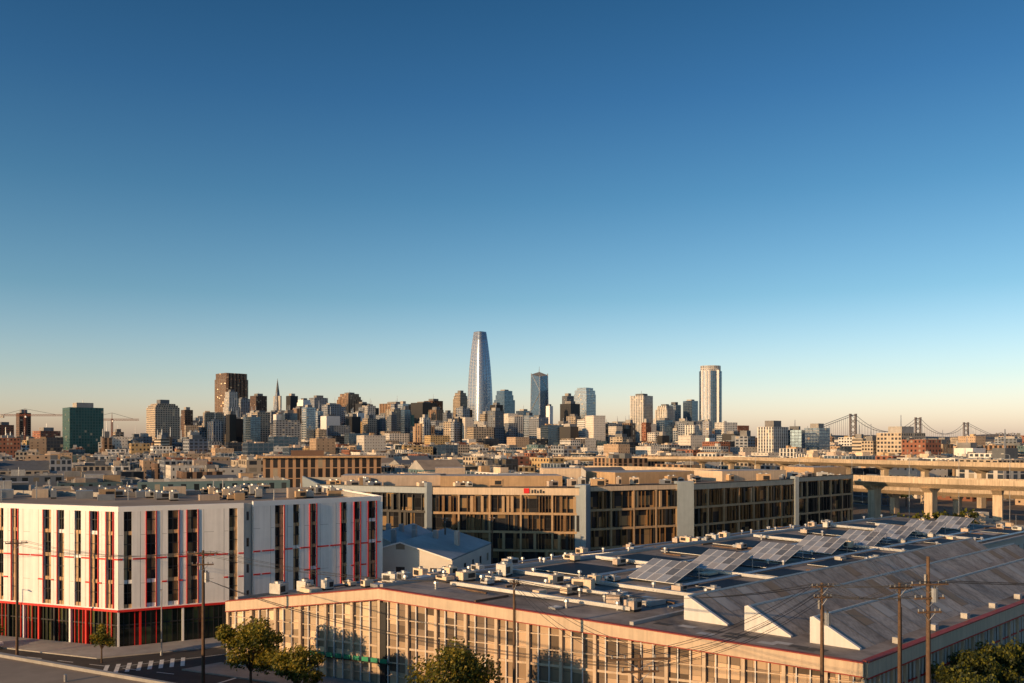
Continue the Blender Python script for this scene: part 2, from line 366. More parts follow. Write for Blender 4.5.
for a0,b0,b1 in ((2.2,4.5,84),(9.0,5.5,86),(15.8,6.5,88)):
    aw=4.6; hh=2.7
    A=Q(a0,b0,.0);B=Q(a0+aw,b0,0);T=Qa(a0+aw-.4,b0,zr(a0)+hh); T2=Qa(a0+aw,b0,zr(a0)+hh-.12)
    A1=Q(a0,b1);B1=Q(a0+aw,b1);T1=Qa(a0+aw-.4,b1,zr(a0)+hh); T21=Qa(a0+aw,b1,zr(a0)+hh-.12)
    mo.face([A,B,T2,T],'white'); mo.face([A1,B1,T21,T1],'white'); mo.face([A,T,T1,A1],'roofM')
    mo.face([T,T2,T21,T1],'redD'); mo.face([B,B1,T21,T2],'gHall',[(0,0),(60,0),(60,2),(0,2)])
    up=Vector((0,0,.02)); A_=Vector(A);T_=Vector(T)
    mo.box8([tuple(v) for v in (A_+up-E2*.15,T_+up-E2*.15,T_+up+E2*.25,A_+up+E2*.25,A_+up*9-E2*.15,T_+up*9-E2*.15,T_+up*9+E2*.25,A_+up*9+E2*.25)],'whiteT')
    b=b0+3
    while b<b1-2:
        s=(b-b0)/(b1-b0); P0=A_+(Vector(A1)-A_)*s; P1=T_+(Vector(T1)-T_)*s; w2=E2*.09;u=Vector((0,0,.06))
        mo.face([P0+u,P0+w2+u,P1+w2+u,P1+u],'roofG')
        if int(b*7)%3==0:   # patched sheet
            w3=E2*2.2; u2=Vector((0,0,.03)); Pm=P0.lerp(P1,.15+.4*((b*.37)%1)); Pn=P0.lerp(P1,.95)
            mo.face([Pm+u2,Pm+w3+u2,Pn+w3+u2,Pn+u2],'roofL' if int(b)%2 else 'roofW')
        b+=2.8
    u=Vector((0,0,.04)); mo.box8([tuple(v) for v in (T_,Vector(T2),Vector(T21),Vector(T1),T_+u*5,Vector(T2)+u*5,Vector(T21)+u*5,Vector(T1)+u*5)],'whiteT')
    for bb_ in range(int(b0)+6,int(b1)-4,9):
        p=Q(a0-1.1,bb_); mo.obox(p[0],p[1],p[2],.9,.7,.6,math.atan2(e2.y,e2.x),'hvac')
mo.build('sawtooth_skylights',hobj)
rk=MB(); rr=random.Random(21)
def table(a,b,la,lb,tilt,mt,z0=.45):
    dz=math.tan(tilt)*lb; n=max(1,int(la/1.2)); m=max(1,int(lb/1.7))
    p=[Q(a,b,z0),Q(a+la,b,z0),Q(a+la,b+lb,z0+dz),Q(a,b+lb,z0+dz)]
    up=[(q[0],q[1],q[2]+.08) for q in p]
    rk.box8([p[3],p[2],p[1],p[0],up[3],up[2],up[1],up[0]],'steel',mt,[(0,m),(n,m),(n,0),(0,0)])
    if dz>.5:
        for i in range(0,n+1,2):
            x=min(a+i*la/n+.1,a+la-.1); rk.cyl(Q(x,b+lb-.1,0),Q(x,b+lb-.1,z0+dz),.05,.05,'steel',5)
        rk.face([Q(a+la,b,z0),Q(a+la,b+lb,z0),Q(a+la,b+lb,z0+dz)],'conc')
k=0
for b in (24,38,52,66,80,94,108,122):
    table(32.5+rr.uniform(-.6,.6),b,6.2,5.6,math.radians(19),'solarL',.3)
    table(42.5,b-2,7.5,8.5,0,'solar',.2)
    table(24.5,b+1,5.5,7.5,0,'solar',.2)
    if k%2==0: table(55.5,b,9,8,0,'solar',.2)
    k+=1
for b in (31.5,45.5,59.5,73.5,87.5,101.5): 
    table(32,b,8,4.2,0,'solar',.2)
for i in range(190):
    a=rr.uniform(23,WA-3); b=rr.uniform(3,WB-4) if rr.random()<.7 else rr.uniform(2,24)
    if b>19 and (24<a<30.5 or 31<a<51 or 55<a<65):
        b=(b-24)//14*14+24+rr.uniform(9.6,12.0)
    p=Q(a,b); q_=rr.random(); an=math.atan2(e2.y,e2.x)+rr.choice([0,math.pi/2])
    if q_<.3: hvac(rk,p[0],p[1],p[2]+.02,rr.uniform(.8,2.2),rr.uniform(.8,1.4),rr.uniform(.4,1.1),an,rr.choice(['hvac','cream','duct','pink']))
    elif q_<.68:
        rk.cyl(p,(p[0],p[1],p[2]+.7),.16,.16,'duct',8); rk.cyl((p[0],p[1],p[2]+.7),(p[0],p[1],p[2]+.95),.32,.24,'duct',8)
    elif q_<.85: rk.obox(p[0],p[1],p[2],rr.uniform(1,3),rr.uniform(.8,1.6),rr.uniform(.2,.6),an,rr.choice(['cream','roofL','duct']))
    else: rk.obox(p[0],p[1],p[2]+.05,rr.uniform(.5,6),.18,.2,an,'wood')
for a,b0,b1 in ((23.8,10,132),(41.2,12,120),(53.6,4,132),(68,8,130),(30.6,18,120)):
    for o in (0,.45): rk.cyl(Q(a+o,b0,.35),Q(a+o,b1,.35),.11,.11,'duct',6)
for b,a0,a1 in ((18,25,51),(36.3,26,51),(78.3,26,51),(106.3,26,51),(12,30,50),(6,26,48)):
    rk.box8([Q(a0,b,.2),Q(a1,b,.2),Q(a1,b+.5,.2),Q(a0,b+.5,.2),Q(a0,b,.6),Q(a1,b,.6),Q(a1,b+.5,.6),Q(a0,b+.5,.6)],'duct')
for a,b in ((29,8),(37,14),(49,16),(60,10),(68,5),(71,4)):
    p=Q(a,b); hvac(rk,p[0],p[1],p[2],rr.uniform(1.6,2.6),rr.uniform(1.3,1.7),rr.uniform(1.0,1.4),math.atan2(e1.y,e1.x)+rr.choice([0,1.57]),rr.choice(['hvac','cream','pink']))
for k in range(60):
    a=rr.uniform(23,66);b=rr.uniform(2,126)
    if a<52<a+6: a=53
    l=rr.uniform(1.0,5);m=rr.uniform(2,16); z=.012+k*.002; rk.face([Q(a,b,z),Q(a+l,b,z),Q(a+l,b+m,z),Q(a,b+m,z)][::-1],rr.choice(['roofL','roofM','roofG','roofT','roofW','roofT']))
for k in range(12):
    a=rr.uniform(.6,20);b=rr.uniform(.8,3.2); z=.012+k*.002; rk.face([Q(a,b,z),Q(a+1.6,b,z),Q(a+1.6,b+1,z),Q(a,b+1,z)][::-1],rr.choice(['roofL','roofT']))
rk.build('rooftop_equipment',hobj)
sw2=MB()
slab(sw2,[tuple(O+e1*(WA+1)-e2*5),tuple(O+e1*20-e2*5),tuple(O+e1*20),tuple(O+e1*(WA+1))],-.1,.14,'walk','conc')
sw2.build('sidewalk')
mk=MB()
def strip(x,y,l,wd,a,z=.009): mk.cap(rect(x,y,l,wd,a),z,'paint')
for k in range(8): strip(-50+k*1.15,109.3+k*.55-1.0,.5,4.5,math.radians(28)-.15)
for k in range(7): strip(-72+k*5,118.0-k*1.9,2.6,.15,math.radians(-20))
strip(-62,108,30,.15,math.radians(-20)); strip(-38,116,26,.14,math.radians(30)); strip(-33,104,16,.3,math.radians(60))
mk.build('road_markings')
# ------------------------------------------------------------------ office building
off=MB()
OP=[(318,208),(428,197),(584,192.5),(588,196),(678,206),(692,206.5),(795,234),(853,256)]
OP=[site(*p) for p in OP]
def office_side(p0,p1,z1,seed,slabm,bay=6.5,fin='bronze',fine=1.1,parm='white',parh=1.5):
    rr=random.Random(seed); f=Fr(p0,p1); fl=(z1-parh)/4; nb=max(1,round(f.L/bay)); bw=f.L/nb
    off.face([f.P(0,-.5,0),f.P(f.L,-.5,0),f.P(f.L,-.5,z1-.3),f.P(0,-.5,z1-.3)],'gOff',[(seed*50,0),(seed*50+nb*4,0),(seed*50+nb*4,8),(seed*50,8)])
    fb(off,f,0,f.L,-.6,.1,z1-parh,z1,parm); fb(off,f,0,f.L,.1,.14,z1-.12,z1+.05,'dark')
    for k in range(1,4): fb(off,f,0,f.L,-.48,0,k*fl-.3,k*fl+.22,slabm)
    for i in range(nb+1):
        t=min(max(i*bw,.26),f.L-.26); fb(off,f,t-.2,t+.2,-.47,.05,0,z1-parh-.01,slabm)
    for k in range(4):
        t=.8
        while t<f.L-.8:
            if rr.random()<.8:
                ww=rr.choice([.1,.1,.2,.6]); fb(off,f,t,t+ww,-.46,rr.choice([-.2,.0,.15]),max(0,k*fl+.23),(k+1)*fl-.31,fin if ww<.4 else rr.choice([fin,slabm,'dark']))
            t+=rr.choice([fine,fine*1.5,fine*.7])
office_side(OP[0],OP[1],18.0,1,'dark',7,'dark',1.5,'bluepier')
office_side(OP[1],OP[2],18.0,2,'tan',7,'bronze',1.0,'cream',1.7)
office_side(OP[3],OP[4],18.2,3,'tan',6.5,'bronze',1.0,'cream',1.2)
office_side(OP[5],OP[6],18.2,4,'tan',6,'bronze',1.0,'cream',1.4)
office_side(OP[6],OP[7],18.6,5,'tan',6,'dark',1.3,'cream',1.2)
for a,b,z in ((OP[2],OP[3],18.6),(OP[4],OP[5],18.8)):
    f=Fr(a,b); fb(off,f,-.3,f.L+.3,-2,.5,0,z,'bluepier')
for p in (OP[1],OP[6]):
    off.obox(p[0],p[1]+.3,0,1.2,2,18.9,.4,'bluepier')
bo=lambda p,k:(p[0]-.3*k,p[1]+.95*k)
pl=[bo(p,.7) for p in OP]+[bo(OP[7],45),bo(OP[4],52),bo(OP[2],52),bo(OP[0],48)]
off.block(pl,0,17.9,'slateb','roofW',5,4)
f=Fr(bo(OP[0],48),OP[0]); fb(off,f,0,f.L,-.3,.2,0,18.2,'bluepier')
for c,D,w_,d_,h_,m_ in ((395,225,26,12,2.6,'pink'),(500,222,30,12,2.6,'tan'),(640,240,26,14,3.0,'tan'),(740,255,24,12,2.8,'cream'),(815,275,14,12,3.2,'tan'),(560,235,10,8,4.0,'cream'),(450,240,8,8,4,'pink')):
    x,y=site(c,D); off.obox(x,y,17.1,w_,d_,h_,math.radians(5 if c<600 else 28),m_,'roofL')
oobj=off.build('office_building')
eq=MB(); rr=random.Random(15)
for i in range(95):
    c=rr.uniform(330,840); D=(206 if c<600 else 206+(c-600)*.2)+rr.uniform(2,38); x,y=site(c,D)
    hvac(eq,x,y,17.1,rr.uniform(1.0,3.6),rr.uniform(1.0,2.0),rr.uniform(.8,2.0),math.radians(rr.choice([5,28])),rr.choice(['hvac','cream','pink','duct','tan']))
eq.build('rooftop_equipment',oobj)
sg=MB(); f=Fr(OP[1],OP[2]); tx=f.L*.62
fb(sg,f,tx,tx+1.2,.16,.26,16.7,17.8,'signR')
for k,hh in enumerate((.7,.8,.55,.8,.5)): fb(sg,f,tx+1.7+k*.62,tx+2.02+k*.62,.16,.24,16.75,16.75+hh,'dark')
sg.build('building_sign',oobj)
# ------------------------------------------------------------------ gabled workshops
def gable(name,cx,cy,w,d,z0,he,hr,a,wm_,rm,nb=1):
    mb=MB(); c,s=math.cos(a),math.sin(a)
    T=lambda x,y,z:(cx+x*c-y*s,cy+x*s+y*c,z)
    for i in range(nb):
        x0=-w/2+i*w/nb; x1=x0+w/nb; xm=(x0+x1)/2; zz=z0
        mb.face([T(x0,-d/2,zz),T(x1,-d/2,zz),T(x1,-d/2,he),T(xm,-d/2,hr),T(x0,-d/2,he)],wm_,[(0,0),(3,0),(3,2),(1.5,2.6),(0,2)])
        mb.face([T(x1,d/2,zz),T(x0,d/2,zz),T(x0,d/2,he),T(xm,d/2,hr),T(x1,d/2,he)],wm_,[(0,0),(3,0),(3,2),(1.5,2.6),(0,2)])
        o=.35
        for xa in (x0,x1):
            q=[T(xa,-d/2-o,he),T(xm,-d/2-o,hr),T(xm,d/2+o,hr),T(xa,d/2+o,he)]
            mb.face([(p[0],p[1],p[2]+.22) for p in q],rm); mb.face(q,rm); mb.face([q[0],q[1],(q[1][0],q[1][1],q[1][2]+.22),(q[0][0],q[0][1],q[0][2]+.22)],'whiteT')
    for x in (-w/2,w/2): mb.face([T(x,-d/2,z0),T(x,d/2,z0),T(x,d/2,he),T(x,-d/2,he)],wm_,[(0,0),(5,0),(5,2),(0,2)])
    for i in range(3): mb.obox(*T(-w/3+i*w/3,-d/2-.04,0)[:2],z0,1.6,.1,2.4,a,'dark')
    for i in range(4): mb.obox(*T(-w/3+i*w/4.5,0,0)[:2],he,.8,.8,hr-he+1.0,a,'duct')
    return mb.build(name)
gable('gabled_workshop',*site(425,158),18,24,0,8.6,11.2,math.radians(-14),'plainW','roofL',1)
gable('gabled_workshop',*site(395,172),12,20,0,8.5,11,math.radians(-14),'plainW','roofL',1)
bb=MB(); p=site(322,330)
bb.block(rect(p[0],p[1],42,22,math.radians(14)),0,22.3,'tanr','roofT',2.6,3.6); bb.obox(p[0],p[1],22.3,45,25,.6,math.radians(14),'amber'); bb.obox(p[0]-6,p[1]+2,22.9,12,8,2.0,math.radians(14),'brown')
bb.build('brown_timber_building')
bb=MB(); p=site(215,252)
bb.block(rect(p[0],p[1],40,18,math.radians(20)),0,17.2,'tealf','roofG',3.2,3.4)
for q in range(9): bb.obox(p[0]-16+q*4,p[1]-6+q*1.45,16.4,1.4,1.4,random.uniform(1,2.2),.35,random.choice(['hvac','duct','conc']))
bb.build('slate_blue_building')
# ------------------------------------------------------------------ viaducts
def cat(P,n=14):
    out=[]
    P=[Vector(p) for p in P]; P=[P[0]*2-P[1]]+P+[P[-1]*2-P[-2]]
    for i in range(1,len(P)-2):
        for k in range(n):
            t=k/n; a,b_,c_,d_=P[i-1],P[i],P[i+1],P[i+2]
            out.append(.5*((2*b_)+(-a+c_)*t+(2*a-5*b_+4*c_-d_)*t*t+(-a+3*b_-3*c_+d_)*t**3))
    out.append(P[-2]); return out
VP=[]
def viaduct(P,wd,name='freeway_viaduct',colw=2.2,gap=24):
    mb=MB(); L=cat(P); hw=wd/2
    prof=[(-hw,1.0),(-hw,-.7),(-hw*.55,-2.2),(hw*.55,-2.2),(hw,-.7),(hw,1.0),(hw-.35,1.0),(hw-.35,0),(-hw+.35,0),(-hw+.35,1.0)]
    prev=None; acc=gap*.5
    for i,p in enumerate(L):
        d=(L[min(i+1,len(L)-1)]-L[max(i-1,0)]); d2=Vector((d.x,d.y)).normalized(); n=Vector((d2.y,-d2.x))
        cur=[(p.x+n.x*a,p.y+n.y*a,p.z+b_) for a,b_ in prof]
        VP.append((p.x,p.y))
        if prev:
            for k in range(len(prof)):
                j=(k+1)%len(prof); mb.face([prev[k],prev[j],cur[j],cur[k]],'asph' if k==7 else 'via')
            acc+=(p-L[i-1]).length
            if acc>gap:
                acc=0; an=math.atan2(d2.y,d2.x)
                mb.obox(p.x,p.y,0,colw,colw*1.3,p.z-3.6,an,'via')
                w0=rect(p.x,p.y,colw,colw*1.3,an); w1=rect(p.x,p.y,colw*1.05,wd*.8,an)
                mb.box8([(*q,p.z-3.7) for q in w0]+[(*q,p.z-2.18) for q in w1],'via')
        prev=cur
    return mb.build(name)
viaduct([(250,205,15.5),(165,258,15.5),(130,288,15.5),(100,350,15),(78,430,14.5),(40,520,13)],11,colw=2.6,gap=17)
viaduct([(330,320,19),(225,345,18.5),(190,395,18.3),(160,480,18),(128,570,17.5),(60,650,16),(-60,720,14)],13)
viaduct([(330,280,10),(220,292,10),(150,345,10),(130,430,9),(120,520,5)],9,'freeway_ramp')
# ------------------------------------------------------------------ city fabric
U=Vector((.883,.469)); V=Vector((-.469,.883)); AU=math.atan2(U.y,U.x)
WALL=['plainW']*4+['plainT']*2+['white']*3+['beige']*3+['brick','brick','yellow','slateb','slateb','grey','grey','grey','band','tanr','rib','brown','tealf','dark','bluel','blue']
ROOF=['roofL','roofG','roofT','roofT','roofW','roofW']
def lowrise(mb,cx,cy,w,d,h,a,r,off,detail=True):
    wl=FA[r.choice(WALL)]; rf=r.choice(ROOF)
    k=r.random()
    if k<.14 and detail and h<14:
        c,s=math.cos(a),math.sin(a); T=lambda x,y,z:(cx+x*c-y*s,cy+x*s+y*c,z)
        mb.walls(rect(cx,cy,w,d,a),0,h,wl,4,3.6,off); hr=h+min(w,d)*.22
        mb.face([T(-w/2,-d/2,h),T(w/2,-d/2,h),T(w/2,0,hr),T(-w/2,0,hr)],'slate' if r.random()<.5 else rf); mb.face([T(w/2,d/2,h),T(-w/2,d/2,h),T(-w/2,0,hr),T(w/2,0,hr)],rf)
        mb.face([T(w/2,-d/2,h),T(w/2,d/2,h),T(w/2,0,hr)],'conc'); mb.face([T(-w/2,d/2,h),T(-w/2,-d/2,h),T(-w/2,0,hr)],'conc')
        return
    mb.block(rect(cx,cy,w,d,a),0,h,wl,rf,r.choice([3,4,5]),r.choice([3.2,3.8]),off)
    n=r.randint(4,11) if detail else r.randint(1,4)
    c,s=math.cos(a),math.sin(a)
    for i in range(n):
        x=r.uniform(-.4,.4)*w; y=r.uniform(-.4,.4)*d; x,y=cx+x*c-y*s,cy+x*s+y*c
        q=r.random()
        if q<.25: mb.obox(x,y,h-.8,r.uniform(2,w*.25+2),r.uniform(2,d*.25+2),r.uniform(2.0,3.8),a,r.choice(['pink','cream','conc','hvac','tan','roofG','slate']),r.choice(['roofL','roofT']))
        elif q<.8: mb.obox(x,y,h-.8,r.uniform(.8,3),r.uniform(.8,2.2),r.uniform(1,2.0),a,r.choice(['hvac','duct','roofG','cream','conc']))
        elif detail: mb.cyl((x,y,h-.8),(x,y,h+r.uniform(1,4)),.1,.07,'steel',5)
EXC=[(*site(215,252),26),(*site(322,330),34)]
def near_via(x,y,m):
    return any(abs(x-a)<m and abs(y-b)<m and math.hypot(x-a,y-b)<m for a,b in VP[::2])
trees_at=[]
cnt=0
for i in range(-30,62):
    for j in range(-30,62):
        o=U*(i*97)+V*(j*72)
        if o.y<190 or o.y>2750: continue
        col=512+880*o.x/o.y
        if col<-110 or col>1140: continue
        r=random.Random(i*1000+j)
        far=o.y>820
        if o.x>1000 and o.y>1900: continue
        if o.y<300 and col>300: continue
        if col>860 and o.y<330: continue
        mb=MB() if far else None
        for row in (-1,1):
            t=-40
            while t<38:
                wd=r.uniform(9,26) if o.y<1400 else r.uniform(18,42)
                if t+wd>40: wd=40-t
                if wd<7: break
                cx,cy=o+U*(t+wd/2)+V*(row*13.6); t+=wd+r.choice([.4,.4,2,5])
                if cy<200: continue
                c2=512+880*cx/cy
                if c2>296 and c2<872 and cy<318: continue
                if any(math.hypot(cx-a,cy-b)<m+wd*.5 for a,b,m in EXC): continue
                if near_via(cx,cy,20+wd*.4): continue
                if r.random()<.08:
                    for q in range(3): trees_at.append((cx+r.uniform(-8,8),cy+r.uniform(-8,8),r.uniform(.8,1.4)))
                    continue
                D=cy
                if D<450: h=r.uniform(6,16)
                elif D<900: h=r.uniform(7,19)
                elif D<1400: h=r.uniform(9,25)
                else: h=r.uniform(12,30)
                if r.random()<.08 and D>700: h+=r.uniform(6,18)
                if D>1500 and 180<c2<740 and r.random()<.25: h+=r.uniform(15,50)
                cnt+=1
                if far: lowrise(mb,cx,cy,wd,26,h,AU,r,cnt%97,False)
                else:
                    m2=MB(); lowrise(m2,cx,cy,wd,r.uniform(20,26),h,AU,r,cnt%97); m2.build('low_rise_building')
        if far and mb.f: mb.build('city_block')
        if not far:
            s_=MB(); 
            if not near_via(o.x,o.y,40):
                slab(s_,rect(o.x,o.y,84,57,AU),-.1,.14,'walk','conc'); s_.build('sidewalk')
        for k in range(5):
            p=o+U*r.uniform(-42,42)+V*r.choice([-31,31]); 
            if p.y>215 and (p.y>300 or 512+880*p.x/p.y<280): trees_at.append((p.x,p.y,r.uniform(.7,1.3)))
# ------------------------------------------------------------------ towers
def tower(name,l,rr_,top,D,style,th=45,bay=6,fl=4,asp=1.0,steps=(),mech=True,roof='roofG'):
    a=math.radians(th); app=(rr_-l)/FOC*D; s,c=abs(math.sin(a)),abs(math.cos(a))
    w_=app/(c+asp*s); d_=asp*w_; cx,cy=site((l+rr_)/2,D); zt=EYE+(442-top)*D/FOC
    mb=MB(); z0=0; r=random.Random(int(l*7+top)); cur=[(1.0,zt)]
    if steps:
        cur=[]
        for sc_,fr_ in steps: cur.append((sc_,fr_*zt))
        cur.append((steps[-1][0]*.8 if len(steps)>2 else .75,zt))
    for sc_,z1 in cur:
        mb.block(rect(cx,cy,w_*sc_,d_*sc_,-a),z0,z1,style,roof,bay,fl,int(l)%50,1.0); z0=z1-.99
    if mech:
        sc_=cur[-1][0]; mb.obox(cx,cy,zt-1,w_*sc_*.55,d_*sc_*.5,r.uniform(4,8),-a,r.choice(['roofG','conc','slate']))
        if r.random()<.4: mb.cyl((cx,cy,zt),(cx,cy,zt+r.uniform(10,20)),.7,.3,'steel',5)
    return mb.build(name)
T=tower
T('brick_office_tower',-6,14,425,1500,'brick'); T('brick_office_tower',16,31,413,1700,'brown'); T('brick_office_tower',33,60,431,1400,'brick',40)
T('green_glass_tower',62,104,408,1150,'green',50,3.4,3.6,1.1)
T('beige_tower',112,124,432,1500,'beige'); T('grey_tower',128,143,437,1400,'grey')
T('beige_tower',146,180,404,1500,'beige',48,4,3.6,1,((1,.93),(.9,.97)))
T('brown_tower',181,193,410,1800,'brown'); T('beige_tower',198,214,426,1600,'beige'); T('brick_office_tower',203,222,421,2000,'tanr')
bk_=MB(); cx,cy=site(231.5,2700); W=72; zt=EYE+(442-374)*2700/FOC
def bays(cx,cy,W,n,dep,a):
    out=[]
    for k in range(4):
        an=a+k*math.pi/2; d=Vector((math.cos(an),math.sin(an))); nn=Vector((d.y,-d.x)); o=Vector((cx,cy))-d*W/2+nn*W/2
        for i in range(n):
            t=i*W/n; out.append(tuple(o+d*t)); out.append(tuple(o+d*(t+W/n*.5)+nn*dep))
    return out
bk_.block(bays(cx,cy,W,6,4,-.8),0,zt-18,'brown','roofT',6,4,3); bk_.block(bays(cx,cy,W*.93,6,4,-.8),zt-19,zt,'brown','roofT',6,4,3)
bk_.build('brown_bank_tower')
T('pale_stepped_tower',223,240,392,2300,'rib',45,6,4,1,((1,.75),(.85,.9))); T('white_tower',236,250,399,2350,'grey')
T('brown_tower',250,267,396,2500,'brown',45,6,4)
T('grey_tower',264,292,412,2200,'grey',50,5,4,1.3); T('dark_tower',286,298,396,2600,'dark'); T('grey_tower',296,312,400,2300,'white',40,5,4,1,((1,.85),(.85,.95)))
T('grey_tower',309,328,398,2400,'grey',52,5,4,1.2); T('grey_tower',293,306,408,2100,'grey'); T('dark_tower',325,338,413,2200,'blue')
T('brown_tower',337,362,394,2500,'tanr',40,6,4,1,((1,.9),(.9,.95))); T('white_tower',340,352,419,1900,'rib'); T('grey_tower',352,366,413,1950,'white'); T('dark_glass_tower',364,379,408,2200,'dark')
T('brown_tower',380,412,404,2400,'tanr',35,6,4,1.2); T('beige_tower',388,404,422,1900,'rib'); T('dark_glass_tower',403,414,415,2000,'green')
T('black_glass_tower',411,437,403,2300,'dark',40,6,4,1.2); T('brick_office_tower',424,443,401,2500,'brown'); T('beige_tower',412,428,432,1800,'band',30,6,4,2.5); T('striped_office_building',430,462,434,1750,'band',30,6,4,2)
T('green_glass_tower',428,444,412,2100,'green'); T('beige_tower',453,468,393,2500,'beige',45,5,4,1,((1,.9),(.9,.95))); T('grey_tower',456,470,408,2100,'grey')
T('dark_glass_tower',494,515,391,2450,'blue',45,5,4,1,((1,.85),(.85,.93))); T('dark_glass_tower',490,503,405,2150,'dark'); T('beige_tower',512,532,417,2100,'white',40); T('dark_glass_tower',516,531,411,2300,'blue')
T('grey_tower',546,553,406,2100,'white'); T('dark_glass_tower',560,580,404,2150,'dark',45,5,4); T('brown_tower',562,574,396,2350,'slateb')
T('pale_glass_tower',574,596,388,2250,'bluel',40,4,4,1.1,((1,.9),(.94,.96)),False)
T('grey_tower',604,623,426,1900,'slateb'); T('white_tower',630,653,396,1950,'rib',42,4.5,3.4,1,(),True); T('white_tower',655,675,406,1950,'rib',42,4.5,3.4,1,((1,.92),(.8,.97)))
T('blue_glass_tower',668,681,405,2000,'bluel'); T('dark_glass_tower',683,698,401,2000,'blue',45,4,3.6)
T('dark_glass_tower',722,742,434,1500,'dark'); T('beige_tower',700,715,438,1300,'white'); T('grey_tower',580,604,432,1800,'beige'); T('grey_tower',535,560,428,1800,'grey',40); T('beige_tower',470,500,431,1750,'grey',35); T('grey_tower',610,632,437,1500,'beige')
r=random.Random(77)
for i in range(150):
    c=r.uniform(190,735); env=430-18*math.exp(-((c-380)/170)**2)
    w_=r.uniform(8,20); top=env+r.uniform(-9,12); D=r.uniform(1500,2350)
    T('mid_rise_building',c-w_/2,c+w_/2,top,D,r.choice(['beige','white','white','grey','grey','grey','brown','brick','dark','dark','blue','blue','bluel','bluel','rib','rib','tanr','slateb','slateb']),r.uniform(35,55),5,4,r.uniform(.7,1.8))
for i in range(48):
    c=r.choice([r.uniform(-5,200),r.uniform(735,1030)]); w_=r.uniform(8,24); T('mid_rise_building',c-w_/2,c+w_/2,r.uniform(436,445),r.uniform(900,1700),r.choice(['beige','grey','brick','tanr','band','yellow','brown','slateb']),r.uniform(30,60),5,3.6,r.uniform(.7,1.8))
T('white_apartment_building',757,789,427,900,'rib',50,3.4,3.2,1.4); T('blue_glass_apartment_building',784,806,430,910,'blue',30,3.6,3.2,1); T('white_apartment_building',804,830,428,940,'bluel',50,3.6,3.2,1.2)
T('beige_hospital_building',876,926,433,800,'beige',55,3.6,3.6,1.6); T('beige_wing',862,880,441,830,'beige',55,3.4,3.4); T('brown_building',926,952,444,900,'tanr',55); T('blue_glass_office',980,1030,458,520,'bluel',60,4,3.8,1.8)
T('white_building',950,984,448,900,'white',55); T('brick_office_building',996,1030,446,1000,'brick',55)
sf=MB(); cx,cy=site(480,2300); H=EYE+(442-332)*2300/FOC; Wd=26.5/FOC*2300/2
def ring(k,n=40,ro=-.82):
    out=[]
    for i in range(n):
        t=2*math.pi*i/n; c_,s_=math.cos(t),math.sin(t); e=2/4.2
        x=math.copysign(abs(c_)**e,c_); y=math.copysign(abs(s_)**e,s_)
        out.append((cx+(x*math.cos(ro)-y*math.sin(ro))*k,cy+(x*math.sin(ro)+y*math.cos(ro))*k))
    return out
lv=28; pr=None
for q in range(lv+1):
    t=q/lv; k=Wd*.82*(1-.52*max(0,(t-.15)/.85)**2.5); rg=ring(k); z=H*t
    if pr:
        for i in range(40):
            j=(i+1)%40; m_='sales' if t<.94 else 'bluel'
            sf.face([(*pr[0][i],pr[1]),(*pr[0][j],pr[1]),(*rg[j],z),(*rg[i],z)],m_,[(i,q*3),(i+1,q*3),(i+1,q*3+3),(i,q*3+3)],True)
    pr=(rg,z)
sf.cap(ring(Wd*.82*.46),H-4,'roofG')
sf.build('tapered_glass_skyscraper')
fr=MB(); cx,cy=site(539.5,2250); wq=19/FOC*2250/1.41; z1=EYE+(442-372)*2250/FOC; pl=rect(cx,cy,wq,wq,-math.radians(45))
pt=rect(cx,cy,wq*.86,wq*.86,-math.radians(45))
zt=[z1-6,z1-14,z1-8,z1+2]
nf=55
for i in range(4):
    j=(i+1)%4; fr.face([(*pl[i],0),(*pl[j],0),(*pt[j],zt[j]),(*pt[i],zt[i])],'blue',[(i*20,0),(i*20+8,0),(i*20+8,nf),(i*20,nf)])
    for k in range(4):
        za_,zb_=z1*(k/4+.02),z1*((k+1)/4-.02)
        la=lambda P,R_,u:(P[0]+(R_[0]-P[0])*u,P[1]+(R_[1]-P[1])*u)
        A=la(pl[i],pt[i],za_/z1);B=la(pl[j],pt[j],zb_/z1)
        if k%2: A=la(pl[j],pt[j],za_/z1);B=la(pl[i],pt[i],zb_/z1)
        fr.cyl((*A,za_),(*B,zb_),.9,.9,'steel',5)
    fr.cyl((*pl[i],0),(*pt[i],zt[i]+3),1.1,1.0,'steel',5)
fr.face([(*pt[i],zt[i]) for i in range(4)],'roofG'); fr.cyl((*pt[3],z1),(*pt[3],z1+16),.9,.3,'steel',5)
fr.build('braced_glass_skyscraper')
py=MB(); cx,cy=site(277.5,3000); zt_=EYE+(442-378)*3000/FOC
a0=rect(cx,cy,46,46,-.7);a1=rect(cx,cy,9,9,-.7)
py.walls(a0,0,zt_*.8,'grey',5,4,0,a1)
for i in range(4): py.face([(*a1[i],zt_*.8),(*a1[(i+1)%4],zt_*.8),(cx,cy,zt_)],'slate')
py.obox(cx,cy,zt_*.35,40,5,zt_*.4,-.7,'conc'); py.build('pyramid_skyscraper')
ri=MB(); cx,cy=site(710.5,1950); zt_=EYE+(442-366)*1950/FOC; rx=22.5/FOC*1950/2
def ell(k,n=28): return [(cx+math.cos(2*math.pi*i/n)*rx*k,cy+math.sin(2*math.pi*i/n)*rx*.8*k) for i in range(n)]
ri.block(ell(1),0,zt_-12,'blue','roofG',4.4,3.4,2); ri.block(ell(.9),zt_-13,zt_,'rib','roofG',3,6,2)
for ax in (-.8,-.55,-.3,.5):
    ri.obox(cx+rx*ax,cy-rx*.74*math.sqrt(max(.1,1-ax*ax))-.3,0,4.8,5,zt_-10,.25 if ax<0 else -.2,'whiteT')
ri.build('rounded_apartment_tower')
